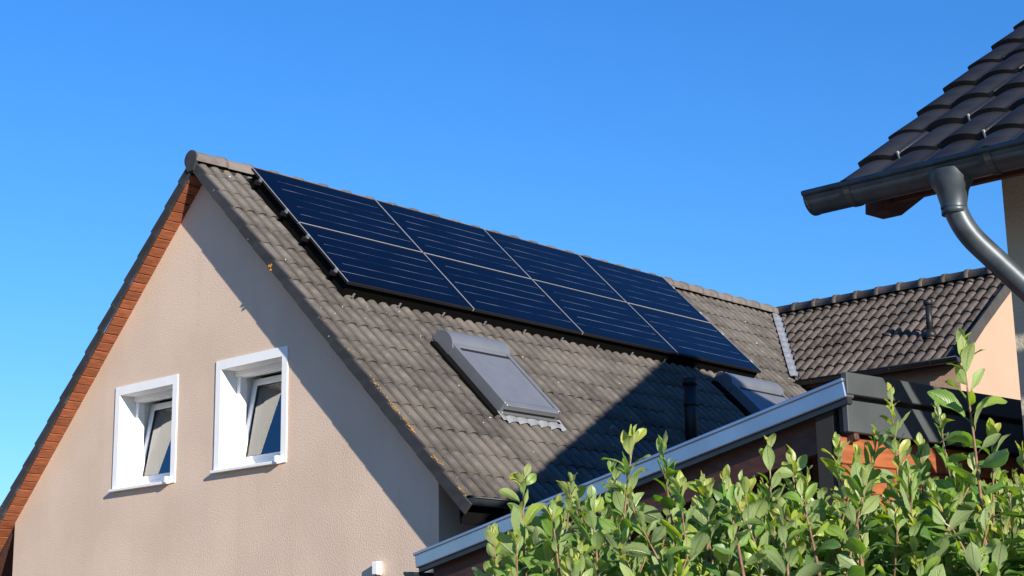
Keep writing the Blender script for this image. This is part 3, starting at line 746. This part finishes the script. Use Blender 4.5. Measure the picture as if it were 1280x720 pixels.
# high side: anthracite boards
FK = Matrix((-e1, e2, Vector((0, 0, 1)))).transposed().to_4x4(); FK.translation = K
box('fascia_board', (-.02, -.005, -.092), (.012, DEP, 0), M_anth, shed, bev=.003, F=FK)
box('fascia_board', (-.035, .01, -.245), (-.006, DEP, -.112), M_anth, shed, bev=.003, F=FK)
box('fascia_backing', (-.06, .02, -.24), (-.036, DEP, -.02), M_deck, shed, F=FK)
for k in range(20):
    z = -.255-k*.118
    box('siding_board', (-.085, .015, z-.115), (-.055, DEP, z), M_orange, shed, bev=.004, F=FK)
box('corner_post', (-.19, .02, -(K.z+Z0)), (-.09, .13, -.10), M_deck, shed, bev=.004, F=FK)
# front boarding, set back under the verge
zf = lambda t: -.16-DROP*t/SL
nb_ = 24
for k in range(nb_):
    a = .14+(SL-.2)*k/nb_; b = .14+(SL-.2)*(k+1)/nb_-.008
    V = []
    for yy in (.33, .355):
        V += [K + e1*a + e2*yy + Vector((0, 0, -(K.z+Z0))), K + e1*b + e2*yy + Vector((0, 0, -(K.z+Z0))), K + e1*b + e2*yy + Vector((0, 0, zf(b))), K + e1*a + e2*yy + Vector((0, 0, zf(a)))]
    obj('front_board', V, [(0, 1, 2, 3)[::-1], (4, 5, 6, 7), (0, 1, 5, 4), (1, 2, 6, 5), (2, 3, 7, 6), (3, 0, 4, 7)], M_brown, shed)
V = [K + e1*a + e2*y + Vector((0, 0, z)) for a, y in ((.12, .36), (SL-.06, .36), (SL-.06, DEP), (.12, DEP)) for z in (-(K.z+Z0), None) if z is not None]
# back and low walls
for (a0, y0, a1, y1) in ((SL-.06, .36, SL-.06, DEP-.02), (.12, DEP-.02, SL-.06, DEP-.02)):
    A = K + e1*a0 + e2*y0; B = K + e1*a1 + e2*y1; zb = -Z0
    obj('rear_boarding', [(A.x, A.y, zb), (B.x, B.y, zb), (B.x, B.y, K.z+zf(a1)), (A.x, A.y, K.z+zf(a0))], [(0, 1, 2, 3)], M_brown, shed)
box('rail', (.10, .30, -.42), (LR-.1, .329, -.36), M_brown, shed, bev=.003, F=FS)

# ------------------------------------------------------------------ the hedge
hedge = empty('hedge', at(930, 700, 3.6)*1.0 + Vector((0, 0, -Z0-at(930, 700, 3.6).z)))
tag(hedge, 'dense leafy green hedge with upright young shoots in front of the shed', 'hedge')
def leaf_geo(seed):
    q = random.Random(seed); V = []; U = []; F = []
    arc = q.choice((-.35, .15, .5, .8, 1.1, 1.5))*q.uniform(.8, 1.2); fold = q.uniform(.05, .75); rec = q.uniform(0, .6); twist = q.uniform(-.9, .9); wv = q.uniform(.22, .29); ph = q.uniform(0, 6)
    ts = [0, .08, .2, .35, .52, .70, .86, .96, 1.0]
    vs = (-1, -.6, 0, .6, 1)
    x = z0 = 0.0; tp = 0
    for t in ts:
        th = -arc*(t+tp)/2*1.1 + .25; x += math.cos(th)*(t-tp); z0 += math.sin(th)*(t-tp); tp = t
        th = -arc*t*1.1 + .25
        hw = wv*(math.sin(math.pi*t**1.12)**.72) if 0 < t < 1 else .012
        a = twist*t
        for v in vs:
            y = hw*v*math.cos(fold*.8); z = hw*(math.sin(fold)*abs(v) - rec*max(0, abs(v)-.55)*1.3) + .022*math.sin(t*11+ph+v*2)*abs(v)
            y, z = y*math.cos(a)-z*math.sin(a), y*math.sin(a)+z*math.cos(a)
            V.append((x - math.sin(th)*z, y, z0 + math.cos(th)*z)); U.append((t, v))
    for i in range(len(ts)-1):
        for k in range(4):
            a = 5*i+k; F.append((a, a+5, a+6, a+1))
    n = len(V)                                              # petiole
    V += [(-.16, -.012, -.05), (-.16, .012, -.05), (.02, .014, 0), (.02, -.014, 0)]; U += [(0, 0)]*4; F.append((n, n+3, n+2, n+1))
    return V, U, F
LG = [leaf_geo(k) for k in range(14)]
def leaf_to_mesh(name, V, U, F, tone):
    me = mesh(name, V, F, M_leaf, True)
    uv = me.uv_layers.new(name='UVMap'); idx = np.empty(len(me.loops), dtype=np.int32); me.loops.foreach_get('vertex_index', idx)
    uv.data.foreach_set('uv', np.asarray(U, dtype=np.float32)[idx].ravel())
    at_ = me.attributes.new('tone', 'FLOAT', 'POINT'); at_.data.foreach_set('value', np.asarray(tone, dtype=np.float32))
    return me
LM = {}
def leaf_mesh(g, tone):
    key = (g, tone)
    if key not in LM:
        V, U, F = LG[g]; LM[key] = leaf_to_mesh('leaf', V, U, F, [tone]*len(V))
    return LM[key]
SV, SU, SF, ST = [], [], [], []
def stuff_leaf(M, g, tone):
    V, U, F = LG[g]; n = len(SV); a = np.asarray(V) @ np.asarray(M.to_3x3()).T + np.asarray(M.translation)
    SV.extend(a.tolist()); SU.extend(U); ST.extend([tone]*len(V)); SF.extend(tuple(n+k for k in f) for f in F)
leafN = 0
twigs = bmesh.new()
def shoot(tip, length, lean, main, big=1.0, dense=1.0):
    """one upright shoot: stem and alternate leaves growing larger below the tip"""
    global leafN
    tip = Vector(tip); base = tip - Vector((lean[0], lean[1], 1)).normalized()*length
    bend = Vector((rnd.uniform(-1, 1), rnd.uniform(-1, 1), 0))*.05*length
    P_ = lambda t: base.lerp(tip, t) + bend*math.sin(math.pi*t)
    N = 7; pts = [P_(k/N) for k in range(N+1)]
    r0 = .0045*big; rr = [r0*(1-.75*k/N) for k in range(N+1)]
    if main:
        bm = bmesh.new(); tube(bm, pts, rr, 6); par = bm_obj('shoot', bm, M_stem, hedge)
    else:
        tube(twigs, pts, rr, 5); par = None
    ang = rnd.uniform(0, 6.28); d = 0.0; k = 0
    while d < length*.97:
        t = 1-d/length; p = P_(t)
        age = min(1, d/.14)
        L = (.025+.039*age**.7)*rnd.uniform(.62, 1.25)*big
        elev = R(74-44*age+rnd.uniform(-26, 20))
        if k < 2: elev = R(rnd.uniform(60, 85))
        ax = Vector((math.cos(ang)*math.cos(elev), math.sin(ang)*math.cos(elev), math.sin(elev)))
        nrm = Vector((-math.cos(ang)*math.sin(elev), -math.sin(ang)*math.sin(elev), math.cos(elev)))
        side = nrm.cross(ax)
        roll = rnd.gauss(0, .6); n2 = nrm*math.cos(roll)+side*math.sin(roll); s2 = n2.cross(ax)
        M = Matrix((ax, s2, n2)).transposed() @ Matrix.Diagonal((L, L*rnd.uniform(.88, 1.12), L))
        M = M.to_4x4(); M.translation = p + ax*L*.16
        tone = max(0, min(.95, .62-.60*age+rnd.gauss(.14, .20))); tone = round(tone*8)/8
        g = rnd.randrange(len(LG))
        if main and leafN < 300 and d < .20:
            link(bpy.data.objects.new('leaf', leaf_mesh(g, tone)), par, M); leafN += 1
        else:
            stuff_leaf(M, g, tone)
        ang += R(137+rnd.uniform(-25, 25)); d += (.006+.010*age)*rnd.uniform(.6, 1.4)/dense; k += 1
mains = [(655, 598, 3.30, .42, 1.08), (618, 672, 3.28, .3, .95), (714, 606, 3.4, .4, 1.0), (768, 592, 3.55, .4, 1), (792, 546, 3.30, .48, 1.05), (828, 560, 3.38, .45, 1.0), (876, 604, 3.3, .4, 1),
         (908, 600, 3.45, .4, 1), (962, 562, 3.3, .45, 1.05), (990, 572, 3.5, .45, 1), (1046, 556, 3.35, .45, 1.05), (1096, 548, 3.3, .45, 1.0), (1203, 438, 3.15, .62, 1.22), (1240, 545, 3.25, .42, 1.1), (1279, 575, 3.1, .4, 1.1),
         (1113, 494, 4.0, .5, .9), (1172, 510, 3.9, .45, .9), (1150, 560, 3.3, .4, 1.05), (1072, 572, 3.25, .4, 1.05), (1122, 566, 3.2, .4, 1.1), (1136, 590, 3.12, .38, 1.1), (1084, 600, 3.1, .35, 1.1), (1010, 600, 3.2, .4, 1.05), (930, 610, 3.2, .35, 1.05), (850, 610, 3.15, .35, 1.05), (690, 640, 3.2, .35, 1.05), (740, 625, 3.22, .35, 1.05)]
for u, v, t, L, b in mains:
    shoot(at(u, v, t), L, (rnd.uniform(-.16, .16), rnd.uniform(-.16, .16)), True, b)
def top_v(u):                                              # the hedge's own outline: lower at its free end
    return 630 + max(0, (790-u))*.14 + max(0, (690-u))*.35 + 4*math.exp(-((u-1105)/45)**2) - min(1, max(0, (u-1050)/200))*22
for k in range(390):
    t = rnd.uniform(3.05, 4.05); u = rnd.uniform(612, 1400)
    v = top_v(u) + rnd.uniform(-22, 130) + (t-3.5)*10
    if u < 660: v = max(v, 690-(u-612)*.3)
    shoot(at(u, v, t), rnd.uniform(.22, .40), (rnd.uniform(-.45, .45), rnd.uniform(-.45, .45)), False, rnd.uniform(.85, 1.08), .85)
# the body of the hedge below the frame
for k in range(150):
    t = rnd.uniform(3.0, 4.1); u = rnd.uniform(600, 1450); p = at(u, 730, t); p.z = rnd.uniform(-7.0, p.z)
    shoot(p, rnd.uniform(.25, .4), (rnd.uniform(-.6, .6), rnd.uniform(-.6, .6)), False, 1.0, .7)
for k in range(26):                                        # woody stems down to the ground
    p = at(620+k*31, 705, rnd.uniform(3.3, 3.9)); tube(twigs, [(p.x, p.y, -Z0-.05), (p.x+rnd.uniform(-.05, .05), p.y, p.z-.6), tuple(p)], [.012, .010, .005], 6)
tag(bm_obj('twigs', twigs, M_stem, hedge), kind='stuff')
me = leaf_to_mesh('foliage', SV, SU, SF, ST)
tag(link(bpy.data.objects.new('foliage', me), hedge), kind='stuff')
